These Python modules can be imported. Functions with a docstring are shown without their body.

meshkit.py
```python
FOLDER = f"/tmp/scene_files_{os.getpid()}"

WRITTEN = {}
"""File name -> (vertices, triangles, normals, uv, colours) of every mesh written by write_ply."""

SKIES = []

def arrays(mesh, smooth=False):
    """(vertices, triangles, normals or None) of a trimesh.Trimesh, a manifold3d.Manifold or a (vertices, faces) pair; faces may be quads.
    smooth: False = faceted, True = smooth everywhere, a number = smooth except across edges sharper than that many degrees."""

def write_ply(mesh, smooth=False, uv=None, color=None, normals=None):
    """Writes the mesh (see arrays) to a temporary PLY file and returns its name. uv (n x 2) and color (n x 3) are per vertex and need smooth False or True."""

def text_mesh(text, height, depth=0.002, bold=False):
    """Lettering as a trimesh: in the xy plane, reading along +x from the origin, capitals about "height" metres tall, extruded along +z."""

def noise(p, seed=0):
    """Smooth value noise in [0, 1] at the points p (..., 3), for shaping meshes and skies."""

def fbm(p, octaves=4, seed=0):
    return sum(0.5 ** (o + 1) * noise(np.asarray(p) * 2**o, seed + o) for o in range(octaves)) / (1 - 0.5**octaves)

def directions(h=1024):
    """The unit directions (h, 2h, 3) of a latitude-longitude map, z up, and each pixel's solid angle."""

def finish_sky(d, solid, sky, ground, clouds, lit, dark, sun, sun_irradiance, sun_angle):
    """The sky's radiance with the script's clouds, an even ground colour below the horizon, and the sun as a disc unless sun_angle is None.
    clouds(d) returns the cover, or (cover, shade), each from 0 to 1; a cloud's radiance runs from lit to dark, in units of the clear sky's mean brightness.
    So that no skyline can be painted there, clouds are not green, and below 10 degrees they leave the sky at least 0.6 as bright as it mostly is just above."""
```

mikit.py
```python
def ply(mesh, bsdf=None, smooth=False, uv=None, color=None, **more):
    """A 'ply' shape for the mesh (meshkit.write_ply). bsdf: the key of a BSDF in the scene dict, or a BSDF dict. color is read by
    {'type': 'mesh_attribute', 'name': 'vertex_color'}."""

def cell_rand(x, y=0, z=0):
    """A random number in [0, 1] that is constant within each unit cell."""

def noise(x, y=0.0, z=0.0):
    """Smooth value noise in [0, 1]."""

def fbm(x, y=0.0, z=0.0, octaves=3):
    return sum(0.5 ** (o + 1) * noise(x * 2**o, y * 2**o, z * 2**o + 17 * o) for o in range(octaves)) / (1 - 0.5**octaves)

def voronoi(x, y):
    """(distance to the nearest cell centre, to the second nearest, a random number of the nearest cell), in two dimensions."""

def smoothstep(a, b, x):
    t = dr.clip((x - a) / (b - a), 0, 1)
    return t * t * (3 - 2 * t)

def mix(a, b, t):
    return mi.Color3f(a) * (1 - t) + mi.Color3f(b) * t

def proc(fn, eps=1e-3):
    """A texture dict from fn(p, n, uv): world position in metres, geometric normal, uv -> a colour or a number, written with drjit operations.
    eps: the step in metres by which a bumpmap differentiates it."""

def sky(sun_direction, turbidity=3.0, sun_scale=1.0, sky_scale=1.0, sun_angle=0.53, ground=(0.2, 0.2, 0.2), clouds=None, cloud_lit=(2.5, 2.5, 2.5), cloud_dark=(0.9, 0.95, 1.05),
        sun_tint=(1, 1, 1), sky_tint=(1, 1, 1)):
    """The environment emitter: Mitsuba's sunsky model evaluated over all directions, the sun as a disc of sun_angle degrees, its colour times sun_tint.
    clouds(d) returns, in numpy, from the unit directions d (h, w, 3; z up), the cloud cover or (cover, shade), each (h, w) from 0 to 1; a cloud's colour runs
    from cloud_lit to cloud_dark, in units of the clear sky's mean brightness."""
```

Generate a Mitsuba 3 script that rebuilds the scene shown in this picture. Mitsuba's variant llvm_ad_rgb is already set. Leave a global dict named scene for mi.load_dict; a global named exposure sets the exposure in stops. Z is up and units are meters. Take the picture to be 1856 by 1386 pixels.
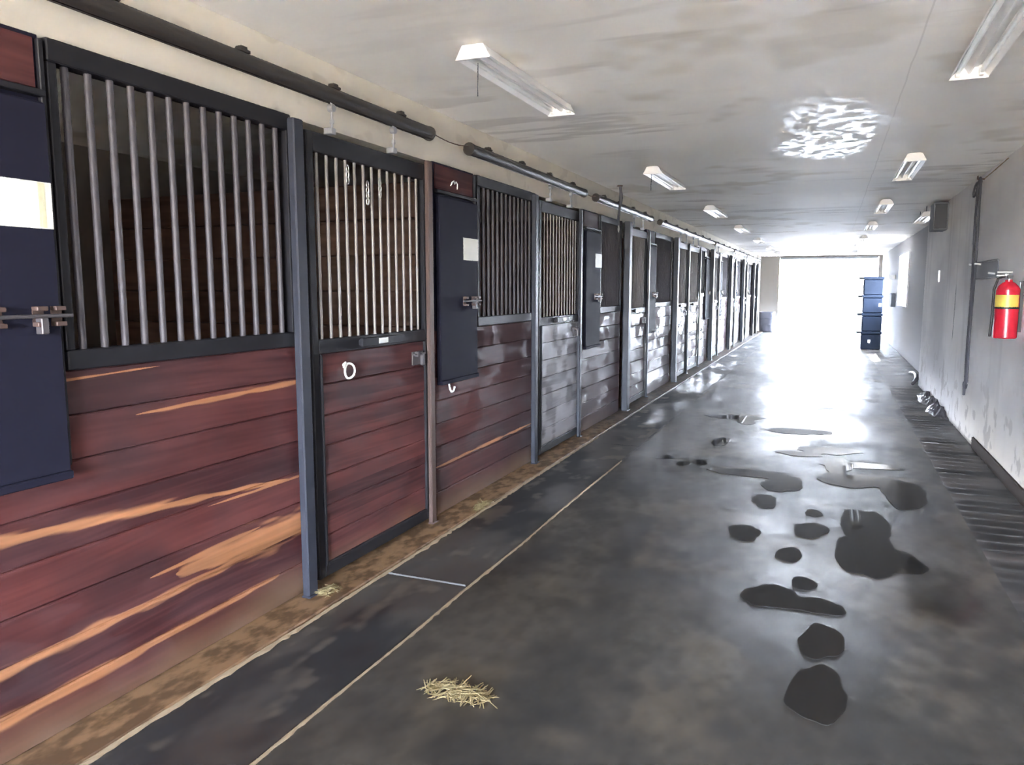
import math, random
import numpy as np, trimesh, mitsuba as mi, drjit as dr
import mikit, meshkit
from mikit import noise, fbm, smoothstep, mix, cell_rand, voronoi
from shapely.geometry import Point, Polygon, box as sbox
from shapely import affinity
from shapely.ops import unary_union

T = mi.ScalarTransform4f
scene, labels = {}, {}
rnd = random.Random(7)

# ---------------------------------------------------------------- camera, sky, exposure
scene['camera'] = {'type': 'perspective', 'fov': 67.457, 'fov_axis': 'x', 'near_clip': 0.05, 'far_clip': 500.0,
                   'to_world': T().look_at(origin=[0, 0, 1.47], target=[-0.37920655, 0.91722065, 1.47 - 0.12210109], up=[0, 0, 1])}


def overcast(d):
    n = meshkit.fbm(d * np.array([2.2, 2.2, 4.0]) + 5.0, 4, 3)
    low = np.clip(1 - d[..., 2] / 0.35, 0, 1)          # a bright haze all round the horizon
    return np.clip(0.35 + 0.8 * (n - 0.5) + 0.6 * low, 0, 1), np.clip((n - 0.35) * 1.6, 0, 1)


scene['sky'] = mikit.sky((0.30, 0.58, 0.75), turbidity=7.0, sun_scale=0.35, sun_tint=(0.9, 0.98, 1.08), sky_tint=(0.90, 1.0, 1.15), ground=(0.3, 0.3, 0.3), clouds=overcast,
                         cloud_lit=(2.25, 2.45, 2.8), cloud_dark=(1.48, 1.6, 1.84))
exposure = 8.7

# ---------------------------------------------------------------- layout (metres; x right, y along the aisle, z up)
CEIL, XL, XR, XR2, YSTEP, YEND, YBACK, XBACK = 2.55, -2.27, 1.30, 1.50, 13.2, 28.0, -4.6, -5.35


# ---------------------------------------------------------------- helpers
def numbered(name):
    if not taken(name):
        return name
    i = 1
    while taken(f'{name}_{i:03d}'):
        i += 1
    return f'{name}_{i:03d}'


USED = set()


def taken(k):
    return k in USED


def thing(name, label, cat, group=None):
    key = numbered(name)
    USED.add(key)
    labels[key] = {'label': label, 'category': cat}
    if group:
        labels[key]['group'] = group
    return key


def part(parent, name, mesh, mat, smooth=False, label=None, to_world=None, kind=None):
    key = numbered(f'{parent}__{name}')
    USED.add(key)
    d = dict(mesh) if isinstance(mesh, dict) else mikit.ply(mesh, mat, smooth)
    if to_world is not None:
        d['to_world'] = to_world
    scene[key] = d
    if label or kind:
        labels[key] = {}
        if label:
            labels[key]['label'] = label
        if kind:
            labels[key]['kind'] = kind
    return key


def single(name, mesh, mat, label, cat, group=None, smooth=False, kind=None):
    key = thing(name, label, cat, group)
    scene[key] = mikit.ply(mesh, mat, smooth)
    if kind:
        labels[key]['kind'] = kind
    return key


def struct(name, mesh, mat, label=None, cat=None, smooth=False):
    USED.add(name)
    if mesh is not None:
        scene[name] = mikit.ply(mesh, mat, smooth)
    labels[name] = {'kind': 'structure'}
    if label:
        labels[name]['label'] = label
    if cat:
        labels[name]['category'] = cat
    return name


_B = np.array([[sx, sy, sz] for sx in (-1, 1) for sy in (-1, 1) for sz in (-1, 1)], float)
_hull = None


def bx(x0, x1, y0, y1, z0, z1, b=0.0):
    """A box, its edges chamfered by b."""
    global _hull
    c, h = np.array([x0 + x1, y0 + y1, z0 + z1]) / 2, np.array([x1 - x0, y1 - y0, z1 - z0]) / 2
    if b <= 0:
        m = trimesh.creation.box(2 * h)
        m.apply_translation(c)
        return m
    b = min(b, 0.45 * h.min())
    pts = np.vstack([_B * (h - np.array([0 if k == a else b for k in range(3)])) for a in range(3)])
    if _hull is None:
        ref = np.vstack([_B * (np.ones(3) - np.array([0 if k == a else 0.2 for k in range(3)])) for a in range(3)])
        hm = trimesh.Trimesh(ref, trimesh.convex.ConvexHull(ref).simplices if hasattr(trimesh.convex, 'ConvexHull') else None, process=False)
        f = np.array(hm.faces)
        n = np.cross(ref[f[:, 1]] - ref[f[:, 0]], ref[f[:, 2]] - ref[f[:, 0]])
        bad = (n * ref[f].mean(1)).sum(1) < 0
        f[bad] = f[bad][:, ::-1]
        _hull = f
    return trimesh.Trimesh(pts + c, _hull.copy(), process=False)


def cat_(*ms):
    return trimesh.util.concatenate([m for m in ms])


def tube(pts, r, n=8, closed=False):
    p = np.asarray(pts, float)
    t = np.gradient(p, axis=0)
    if closed:
        t = np.roll(p, -1, 0) - np.roll(p, 1, 0)
    t /= np.linalg.norm(t, axis=1, keepdims=True) + 1e-12
    ref = np.array([0.31, 0.2, 0.93]) if np.abs(t @ np.array([0.31, 0.2, 0.93])).max() < 0.97 else np.array([0.93, -0.3, 0.1])
    a = np.cross(t, ref)
    a /= np.linalg.norm(a, axis=1, keepdims=True)
    b = np.cross(t, a)
    ang = np.arange(n) * 2 * np.pi / n
    rr = np.broadcast_to(r, (len(p),))
    v = (p[:, None] + rr[:, None, None] * (np.cos(ang)[None, :, None] * a[:, None] + np.sin(ang)[None, :, None] * b[:, None])).reshape(-1, 3)
    f = []
    L = len(p)
    for i in range(L if closed else L - 1):
        j2 = (i + 1) % L
        for k in range(n):
            q = [i * n + k, i * n + (k + 1) % n, j2 * n + (k + 1) % n, j2 * n + k]
            f += [[q[0], q[2], q[1]], [q[0], q[3], q[2]]]
    if not closed:
        v = np.vstack([v, p[:1], p[-1:]])
        c0, c1 = L * n, L * n + 1
        for k in range(n):
            f += [[c0, k, (k + 1) % n], [c1, (L - 1) * n + (k + 1) % n, (L - 1) * n + k]]
    m = trimesh.Trimesh(v, np.array(f), process=False)
    m.fix_normals()
    return m


def cyl(p0, p1, r, n=16):
    p0, p1 = np.array(p0, float), np.array(p1, float)
    return trimesh.creation.cylinder(radius=r, segment=[p0, p1], sections=n)


def lathe(profile, n=28, at=(0, 0, 0)):
    m = trimesh.creation.revolve(np.array(profile, float), sections=n)
    m.apply_translation(at)
    return m


def flat(poly, z0, h):
    """A polygon of the xy plane extruded from z0 to z0 + h."""
    geoms = getattr(poly, 'geoms', [poly])
    m = cat_(*[trimesh.creation.extrude_polygon(g, h, engine='earcut') for g in geoms])
    m.apply_translation([0, 0, z0])
    return m


def ypro(points, y0, y1):
    """A profile in (x, z) extruded along y."""
    m = trimesh.creation.extrude_polygon(Polygon(points), y1 - y0, engine='earcut')
    v = np.array(m.vertices)
    m.vertices = np.stack([v[:, 0], y0 + v[:, 2], v[:, 1]], 1)
    m.invert()
    return m


def sheet(x0, x1, y0, y1, nx, ny, zf):
    """A closed slab whose top follows zf(x, y); bottom 4 cm lower."""
    xs, ys = np.linspace(x0, x1, nx + 1), np.linspace(y0, y1, ny + 1)
    X, Y = np.meshgrid(xs, ys, indexing='ij')
    v = np.stack([X, Y, zf(X, Y)], -1).reshape(-1, 3)
    i, j = np.meshgrid(np.arange(nx), np.arange(ny), indexing='ij')
    a = (i * (ny + 1) + j).ravel()
    f = np.vstack([np.stack([a, a + ny + 1, a + ny + 2], 1), np.stack([a, a + ny + 2, a + 1], 1)])
    return trimesh.Trimesh(v, f, process=False)


# ---------------------------------------------------------------- materials
def rgb(r, g, b):
    return {'type': 'rgb', 'value': [r, g, b]}


def plain(name, c, rough=0.5, metal=0.0, spec=0.5, **more):
    scene[name] = {'type': 'twosided', 'bsdf': {'type': 'principled', 'base_color': rgb(*c), 'roughness': rough, 'metallic': metal, 'specular': spec, **more}}


def srgb(r, g, b):
    return [float(((c / 255 + 0.055) / 1.055) ** 2.4) for c in (r, g, b)]


# pale sapwood and worn streaks along the plank edges: (y0, y1, z at y0, z at y1, half height)
STREAKS = [(1.2, 2.10, 1.158, 1.186, 0.006), (1.98, 3.5, 1.022, 1.052, 0.012), (0.3, 2.8, 0.815, 0.598, 0.019), (2.3, 3.3, 0.600, 0.585, 0.007),
           (2.12, 3.3, 0.382, 0.362, 0.064), (0.5, 3.0, 0.292, 0.335, 0.020), (0.6, 2.72, 0.138, 0.170, 0.020), (2.0, 2.6, 0.41, 0.43, 0.012), (4.2, 6.1, 0.336, 0.348, 0.012)]


def wood_color(p, n, uv):
    y, z = p.y, p.z
    plank = dr.floor((z - 0.03) / 0.147)
    seg = dr.floor((y + 0.15) / 3.1)
    tone = cell_rand(plank, seg, dr.floor(p.x * 7))
    g = fbm(y * 2.2 + tone * 31, z * 46 + 3.0 * noise(y * 1.3, z * 5), p.x * 20, octaves=3)
    blotch = fbm(y * 2.1, z * 4.5, 3.3, octaves=3)
    c = mix(mi.Color3f(0.040, 0.012, 0.014), mi.Color3f(0.130, 0.036, 0.032), dr.clip(0.25 + 0.9 * (g - 0.35) + 0.55 * (tone - 0.5), 0, 1))
    c = mix(c, mi.Color3f(0.036, 0.016, 0.018), smoothstep(0.5, 0.75, blotch) * 0.7)
    # the planks turn darker and greyer farther down the aisle
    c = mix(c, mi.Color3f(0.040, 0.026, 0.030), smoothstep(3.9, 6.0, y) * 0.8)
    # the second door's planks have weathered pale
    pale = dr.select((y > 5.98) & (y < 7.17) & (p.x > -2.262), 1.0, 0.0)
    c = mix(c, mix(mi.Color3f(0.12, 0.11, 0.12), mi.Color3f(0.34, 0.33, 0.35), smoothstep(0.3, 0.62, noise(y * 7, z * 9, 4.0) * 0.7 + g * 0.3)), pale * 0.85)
    s = mi.Float(0)
    wob = (noise(y * 3.1, 1.7) - 0.5) * 0.5 + (noise(y * 9, z * 75) - 0.5) * 1.1
    for y0, y1, z0, z1, hh in STREAKS:
        t = (y - y0) / (y1 - y0)
        zc = z0 + (z1 - z0) * t
        w = hh * dr.sqrt(dr.clip(4 * t * (1 - t), 0, 1)) * (1 + wob)
        s = dr.maximum(s, smoothstep(1.2, 0.45, dr.abs(z - zc) / dr.maximum(w, 1e-4)) * dr.select((t > 0) & (t < 1) & (p.x < -2.258), 1.0, 0.0))
    c = mix(c, mi.Color3f(0.37, 0.165, 0.075) * (0.55 + 0.9 * g), s * 0.85)
    dust = smoothstep(0.20, 0.02, z + 0.16 * (fbm(y * 2.6, 4.4) - 0.5)) * (1 - smoothstep(6.5, 9, y))
    return mix(c, mi.Color3f(0.165, 0.105, 0.06), dust * 0.6)


def wood_rough(p, n, uv):
    m = noise(p.y * 5.0, p.z * 9.0, 2.0) * 0.6 + noise(p.y * 13, p.z * 26, 5.0) * 0.4
    return 0.24 + 0.46 * smoothstep(0.42, 0.62, m) + 0.26 * smoothstep(6.2, 5.9, p.y)


def wood_bump(p, n, uv):
    return fbm(p.y * 2.5, p.z * 30, 1.0, octaves=2)


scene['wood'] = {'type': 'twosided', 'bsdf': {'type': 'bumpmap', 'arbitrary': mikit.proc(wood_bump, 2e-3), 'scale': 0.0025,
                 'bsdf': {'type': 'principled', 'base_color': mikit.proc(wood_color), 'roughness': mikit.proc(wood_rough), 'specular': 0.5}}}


def inner_color(p, n, uv):
    g = fbm(p.x * 2.5, p.y * 2.5, p.z * 26, octaves=3)
    tone = cell_rand(dr.floor(p.z / 0.24), dr.floor(p.y), 3)
    return mix(mi.Color3f(0.10, 0.058, 0.045), mi.Color3f(0.32, 0.19, 0.14), dr.clip(0.2 + 0.8 * (g - 0.3) + 0.5 * (tone - 0.5), 0, 1))


scene['inner_wood'] = {'type': 'twosided', 'bsdf': {'type': 'principled', 'base_color': mikit.proc(inner_color), 'roughness': 0.6}}


def ceiling_color(p, n, uv):
    cloud = fbm(p.x * 0.7, p.y * 0.55, 1.0, octaves=4)
    c = mix(mi.Color3f(0.68, 0.665, 0.64), mi.Color3f(0.80, 0.785, 0.76), smoothstep(0.3, 0.7, cloud))
    # grey smudges that lie across the aisle
    sm = fbm(p.x * 1.3 + 3, p.y * 5.5, 7.0, octaves=4)
    where = smoothstep(0.42, 0.62, fbm(p.x * 0.6, p.y * 0.4, 9.0, octaves=2))
    c = mix(c, mi.Color3f(0.33, 0.31, 0.29), smoothstep(0.55, 0.72, sm) * 0.38 * where)
    old = smoothstep(0.62, 0.8, fbm(p.x * 2.0, p.y * 2.0, 3.0, octaves=3))
    c = mix(c, mi.Color3f(0.46, 0.42, 0.35), old * 0.5)
    joint = smoothstep(0.006, 0.002, dr.abs(p.x - 0.31 + 0.006 * (noise(p.y * 6) - 0.5)))
    return mix(c, mi.Color3f(0.36, 0.34, 0.33), joint * 0.3)


def gloss_mask(p, n, uv):
    """Where the ceiling's glossy paint has stayed: an island of patches."""
    dx, dy = (p.x + 0.13) / 0.56, (p.y - 5.95) / 1.15
    dx = dx - 0.25 * dy
    d = dr.sqrt(dx * dx + dy * dy) + 0.7 * (fbm(p.x * 4, p.y * 1.6, 2.0, octaves=3) - 0.5)
    island = smoothstep(1.0, 0.7, d)
    bits = fbm(p.x * 19, p.y * 13, 6.0, octaves=3)
    return island * smoothstep(0.40, 0.66, bits) * (0.30 + 0.52 * smoothstep(-0.3, 0.8, 0.5 * dx + 0.75 * dy))


def ceiling_bump(p, n, uv):
    return fbm(p.x * 9, p.y * 5, 4.0, octaves=3)


scene['ceiling_paint'] = {'type': 'twosided', 'bsdf': {'type': 'blendbsdf', 'weight': mikit.proc(gloss_mask),
    'bsdf_0': {'type': 'principled', 'base_color': mikit.proc(ceiling_color), 'roughness': 0.62, 'specular': 0.35},
    'bsdf_1': {'type': 'bumpmap', 'arbitrary': mikit.proc(ceiling_bump, 4e-3), 'scale': 0.006,
               'bsdf': {'type': 'roughplastic', 'diffuse_reflectance': rgb(0.66, 0.66, 0.66), 'alpha': 0.06, 'int_ior': 1.6}}}}


def wall_color(p, n, uv):
    cloud = fbm(p.x * 1.0, p.y * 0.8, p.z * 1.2, octaves=4)
    c = mix(mi.Color3f(0.47, 0.465, 0.47), mi.Color3f(0.63, 0.62, 0.615), smoothstep(0.3, 0.7, cloud))
    run = fbm(p.y * 5.5, p.z * 0.5, 5.0, octaves=3)
    c = mix(c, mi.Color3f(0.30, 0.295, 0.30), smoothstep(0.55, 0.8, run) * 0.2)
    low = smoothstep(0.75, 0.05, p.z + 0.5 * (fbm(p.y * 1.5, p.z, 1.0) - 0.5))
    c = mix(c, mi.Color3f(0.50, 0.44, 0.34), low * 0.6 * (1 - smoothstep(7.5, 10.5, p.y)))
    scuff = smoothstep(0.62, 0.7, fbm(p.y * 7, p.z * 7, 8.0, octaves=3)) * smoothstep(0.9, 0.1, p.z)
    c = mix(c, mi.Color3f(0.22, 0.20, 0.18), scuff * 0.5)
    crack = smoothstep(0.03, 0.01, dr.abs(p.y - 9.98 + 0.06 * (p.z - 1.2))) * smoothstep(0.85, 0.95, p.z) * smoothstep(1.55, 1.40, p.z) * dr.select(p.x > 0, 1.0, 0.0)
    return mix(c, mi.Color3f(0.10, 0.10, 0.11), crack * 0.8)


scene['wall_paint'] = {'type': 'twosided', 'bsdf': {'type': 'principled', 'base_color': mikit.proc(wall_color), 'roughness': 0.85, 'specular': 0.12}}


def cream_color(p, n, uv):
    c = mix(mi.Color3f(0.55, 0.51, 0.44), mi.Color3f(0.66, 0.625, 0.56), fbm(p.y * 1.4, p.z * 3, 2.0, octaves=4))
    d = smoothstep(0.62, 0.75, fbm(p.y * 6, p.z * 9, 6.0, octaves=3))
    return mix(c, mi.Color3f(0.42, 0.38, 0.33), d * 0.4)


scene['cream_paint'] = {'type': 'twosided', 'bsdf': {'type': 'principled', 'base_color': mikit.proc(cream_color), 'roughness': 0.8, 'specular': 0.15}}


def damp(p):
    d = dr.sqrt(dr.square((p.x - 0.58) / 0.26) + dr.square((p.y - 4.15) / 0.5)) + 0.6 * (fbm(p.x * 4, p.y * 3, 12.0, octaves=3) - 0.5)
    return smoothstep(1.0, 0.55, d)


def floor_color(p, n, uv):
    b = fbm(p.x * 1.6, p.y * 0.9, 1.0, octaves=4)
    c = mix(mi.Color3f(0.014, 0.0135, 0.013), mi.Color3f(0.056, 0.050, 0.042), smoothstep(0.3, 0.7, b))
    c = mix(c, mi.Color3f(0.105, 0.088, 0.064), smoothstep(0.52, 0.75, fbm(p.x * 2.5, p.y * 2.0, 5.0, octaves=4)) * 0.55)
    c = c * (1 - 0.5 * damp(p))
    fine = fbm(p.x * 17, p.y * 11, 8.0, octaves=3)
    return c * mi.Color3f(0.84, 0.78, 0.68) * (0.65 + 0.7 * fine)


def floor_rough(p, n, uv):
    m = fbm(p.x * 1.5 + 4, p.y * 0.8, 3.0, octaves=4)
    dry = smoothstep(3.6, 2.4, p.y + 1.2 * (m - 0.5)) * 0.22
    return 0.38 + 0.16 * smoothstep(0.35, 0.7, m) + 0.08 * (fbm(p.x * 12, p.y * 7, 2.0, octaves=2) - 0.5) + dry - 0.2 * damp(p)


def floor_bump(p, n, uv):
    return fbm(p.x * 3.0, p.y * 2.0, 1.0, octaves=4)


scene['wet_concrete'] = {'type': 'twosided', 'bsdf': {'type': 'bumpmap', 'arbitrary': mikit.proc(floor_bump, 4e-3), 'scale': 0.008,
                         'bsdf': {'type': 'principled', 'base_color': mikit.proc(floor_color), 'roughness': mikit.proc(floor_rough), 'specular': 1.0}}}


def mat_color(p, n, uv):
    b = fbm(p.x * 3, p.y * 1.6, 6.0, octaves=4)
    c = mix(mi.Color3f(0.022, 0.022, 0.023), mi.Color3f(0.062, 0.056, 0.050), smoothstep(0.35, 0.7, b))
    return mix(c, mi.Color3f(0.14, 0.115, 0.085), smoothstep(0.58, 0.78, fbm(p.x * 8, p.y * 5, 2.0, octaves=3)) * 0.4)


def mat_rough(p, n, uv):
    return 0.30 + 0.35 * smoothstep(0.35, 0.6, fbm(p.x * 3.5, p.y * 1.8, 11.0, octaves=3))


scene['wet_rubber'] = {'type': 'twosided', 'bsdf': {'type': 'principled', 'base_color': mikit.proc(mat_color), 'roughness': mikit.proc(mat_rough), 'specular': 0.5}}


def ledge_color(p, n, uv):
    b = fbm(p.x * 22, p.y * 13, 1.0, octaves=4)
    c = mix(mi.Color3f(0.10, 0.058, 0.032), mi.Color3f(0.21, 0.125, 0.066), smoothstep(0.3, 0.7, b))
    return mix(c, mi.Color3f(0.055, 0.05, 0.05), smoothstep(6.5, 9.0, p.y) * 0.7)


scene['dusty_ledge'] = {'type': 'twosided', 'bsdf': {'type': 'principled', 'base_color': mikit.proc(ledge_color), 'roughness': 0.65, 'specular': 0.4}}


def gutter_color(p, n, uv):
    b = fbm(p.x * 2, p.y * 6, 3.0, octaves=4)
    return mix(mi.Color3f(0.024, 0.023, 0.023), mi.Color3f(0.085, 0.075, 0.070), smoothstep(0.3, 0.75, b))


scene['gutter_concrete'] = {'type': 'twosided', 'bsdf': {'type': 'principled', 'base_color': mikit.proc(gutter_color), 'roughness': 0.5, 'specular': 0.5}}


def yard_color(p, n, uv):
    return mix(mi.Color3f(0.15, 0.15, 0.15), mi.Color3f(0.21, 0.21, 0.21), fbm(p.x * 0.8, p.y * 0.8, 1.0, octaves=4))


scene['yard_gravel'] = {'type': 'twosided', 'bsdf': {'type': 'diffuse', 'reflectance': mikit.proc(yard_color)}}
scene['yard_earth'] = {'type': 'twosided', 'bsdf': {'type': 'diffuse', 'reflectance': rgb(0.52, 0.42, 0.30)}}
scene['puddle_water'] = {'type': 'twosided', 'bsdf': {'type': 'plastic', 'diffuse_reflectance': rgb(0.035, 0.033, 0.031), 'int_ior': 1.33, 'nonlinear': False}}
scene['window_glass'] = {'type': 'thindielectric', 'int_ior': 1.5}
plain('black_steel', (0.011, 0.011, 0.014), 0.48, spec=0.35)
plain('dull_iron', (0.12, 0.11, 0.115), 0.45, 0.5)
plain('post_steel', (0.026, 0.029, 0.040), 0.42)
plain('column_steel', (0.052, 0.057, 0.068), 0.5, spec=0.35)
plain('bar_steel', (0.064, 0.058, 0.064), 0.55, 0.2)
plain('door_bar_steel', (0.22, 0.20, 0.19), 0.45, 0.4)
plain('black_panel', (0.013, 0.013, 0.024), 0.7, spec=0.12)
plain('track_steel', (0.030, 0.026, 0.024), 0.36)
plain('enamel_white', (0.80, 0.79, 0.78), 0.30)
plain('tube_glass', (0.82, 0.82, 0.80), 0.18)
plain('galvanised', (0.42, 0.43, 0.45), 0.38, 0.7)
plain('chrome', (0.62, 0.60, 0.58), 0.28, 0.9)
plain('rust_iron', (0.10, 0.065, 0.055), 0.5, 0.3)
plain('white_paint', (0.80, 0.79, 0.76), 0.4)
plain('paper', (0.70, 0.69, 0.61), 0.5)
plain('paper_yellow', (0.66, 0.63, 0.43), 0.5)
plain('ink', (0.12, 0.12, 0.13), 0.6)
plain('fire_red', (0.55, 0.018, 0.035), 0.25, clearcoat=0.5)
plain('label_yellow', (0.72, 0.56, 0.10), 0.4)
plain('rubber_black', (0.02, 0.02, 0.02), 0.5)
plain('rope_grey', (0.085, 0.085, 0.10), 0.8)
plain('box_grey', (0.20, 0.21, 0.23), 0.8, spec=0.15)
plain('bin_blue', (0.012, 0.019, 0.034), 0.6, spec=0.2)
plain('barrel_grey', (0.19, 0.20, 0.25), 0.4)
plain('hay', (0.27, 0.21, 0.10), 0.8)
plain('sawdust', (0.24, 0.18, 0.115), 0.9, spec=0.2)
plain('bedding', (0.42, 0.33, 0.22), 0.9, spec=0.2)
plain('wall_dark', (0.22, 0.19, 0.17), 0.7)
plain('base_brown', (0.030, 0.022, 0.018), 0.8, spec=0.15)
plain('plastic_film', (0.055, 0.050, 0.058), 0.5)
plain('end_render', (0.245, 0.228, 0.205), 0.9, spec=0.1)
plain('far_render', (0.36, 0.365, 0.375), 0.9, spec=0.1)
plain('exterior', (0.35, 0.33, 0.30), 0.8)

# ---------------------------------------------------------------- the setting
struct('floor', sheet(-1.585, 0.855, YBACK, YEND + 0.3, 60, 300, lambda X, Y: 0.0 * X), 'wet_concrete', 'wet dark concrete floor of the stable aisle with drying patches', 'floor')
struct('trim_1', bx(-2.34, -2.07, YBACK, 27.4, -0.1, 0.022, 0.006), 'dusty_ledge', 'dusty tan ledge at the foot of the stall fronts', 'ledge')


def gut(X, Y):
    rows = np.sin(Y * 2 * np.pi / 0.165 + 5.0 * meshkit.noise(np.stack([X * 1.3, Y * 0.7, 0 * X], -1), 4) + 2.2 * (X - 0.86))
    amp = 0.012 * meshkit.noise(np.stack([X * 3, Y * 1.7, 0 * X + 2], -1), 5) ** 1.5
    return -0.02 + 0.030 * np.clip((X - 0.855) / 0.5, 0, 1) * 0.2 + amp * rows


struct('floor_gutter', sheet(0.845, XR + 0.02, YBACK, YSTEP, 16, 700, gut), 'gutter_concrete', 'dark rippled drain strip along the foot of the right wall', 'gutter', smooth=True)
scene['floor_gutter__far_strip'] = mikit.ply(sheet(0.845, XR2 + 0.02, YSTEP, YEND + 0.3, 12, 300, lambda X, Y: gut(X, Y)), 'gutter_concrete', True)
struct('ceiling', bx(XBACK - 0.15, XR2 + 0.25, YBACK, YEND + 0.2, CEIL, CEIL + 0.2), 'ceiling_paint', 'flat off-white ceiling with grey smudges and a glossy patch', 'ceiling')
struct('wall_right', cat_(bx(XR, XR + 0.4, YBACK, YSTEP, -0.2, CEIL), ), 'wall_paint', 'grey plastered right wall of the aisle', 'wall')
WY0, WY1, WZ0, WZ1 = 18.3, 20.6, 1.12, 2.18
struct('wall_right_far', cat_(bx(XR2, XR2 + 0.2, YSTEP, WY0, -0.2, CEIL), bx(XR2, XR2 + 0.2, WY1, YEND + 0.2, -0.2, CEIL),
                              bx(XR2, XR2 + 0.2, WY0, WY1, -0.2, WZ0), bx(XR2, XR2 + 0.2, WY0, WY1, WZ1, CEIL)), 'far_render', 'set-back far part of the right wall with a window', 'wall')
struct('wall_end', cat_(bx(XBACK - 0.1, -1.68, YEND, YEND + 0.2, -0.2, CEIL), bx(1.40, XR2, YEND, YEND + 0.2, -0.2, CEIL), bx(-1.68, 1.40, YEND, YEND + 0.2, 2.50, CEIL)),
       'end_render', 'pale end wall around the open barn doorway', 'wall')
struct('wall_left', bx(-2.42, -2.30, YBACK, 27.4, 2.235, CEIL), 'cream_paint', 'cream strip of wall above the stall fronts', 'wall')
struct('wall_back', bx(XBACK - 0.15, XBACK, YBACK, YEND + 0.2, -0.2, CEIL), 'wall_dark', 'dark back wall of the stalls', 'wall')
struct('wall_rear', cat_(bx(XBACK - 0.1, -1.7, YBACK - 0.2, YBACK, -0.2, CEIL), bx(1.1, XR + 0.4, YBACK - 0.2, YBACK, -0.2, CEIL), bx(-1.7, 1.1, YBACK - 0.2, YBACK, 2.3, CEIL)), 'cream_paint', 'end wall behind the viewer with an open doorway', 'wall')
struct('floor_stalls', bx(XBACK, -2.34, YBACK, YEND, -0.15, 0.0), 'bedding', 'brown bedding floor inside the stalls', 'floor')
struct('ground_rear', bx(-60, 60, -90, YBACK, -0.12, -0.02), 'yard_earth', 'tan earth yard behind the viewer', 'ground')
struct('ground', cat_(bx(-60, 60, YEND + 0.28, 110, -0.12, -0.02), bx(XR2 + 0.2, 60, YBACK, YEND + 0.28, -0.12, -0.03)), 'yard_gravel', 'pale yard outside the doorway', 'ground')
struct('baseboard_right', bx(XR - 0.018, XR + 0.01, YBACK, 8.2, -0.03, 0.085, 0.004), 'base_brown', 'dark brown kick strip at the foot of the right wall', 'baseboard')
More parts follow.
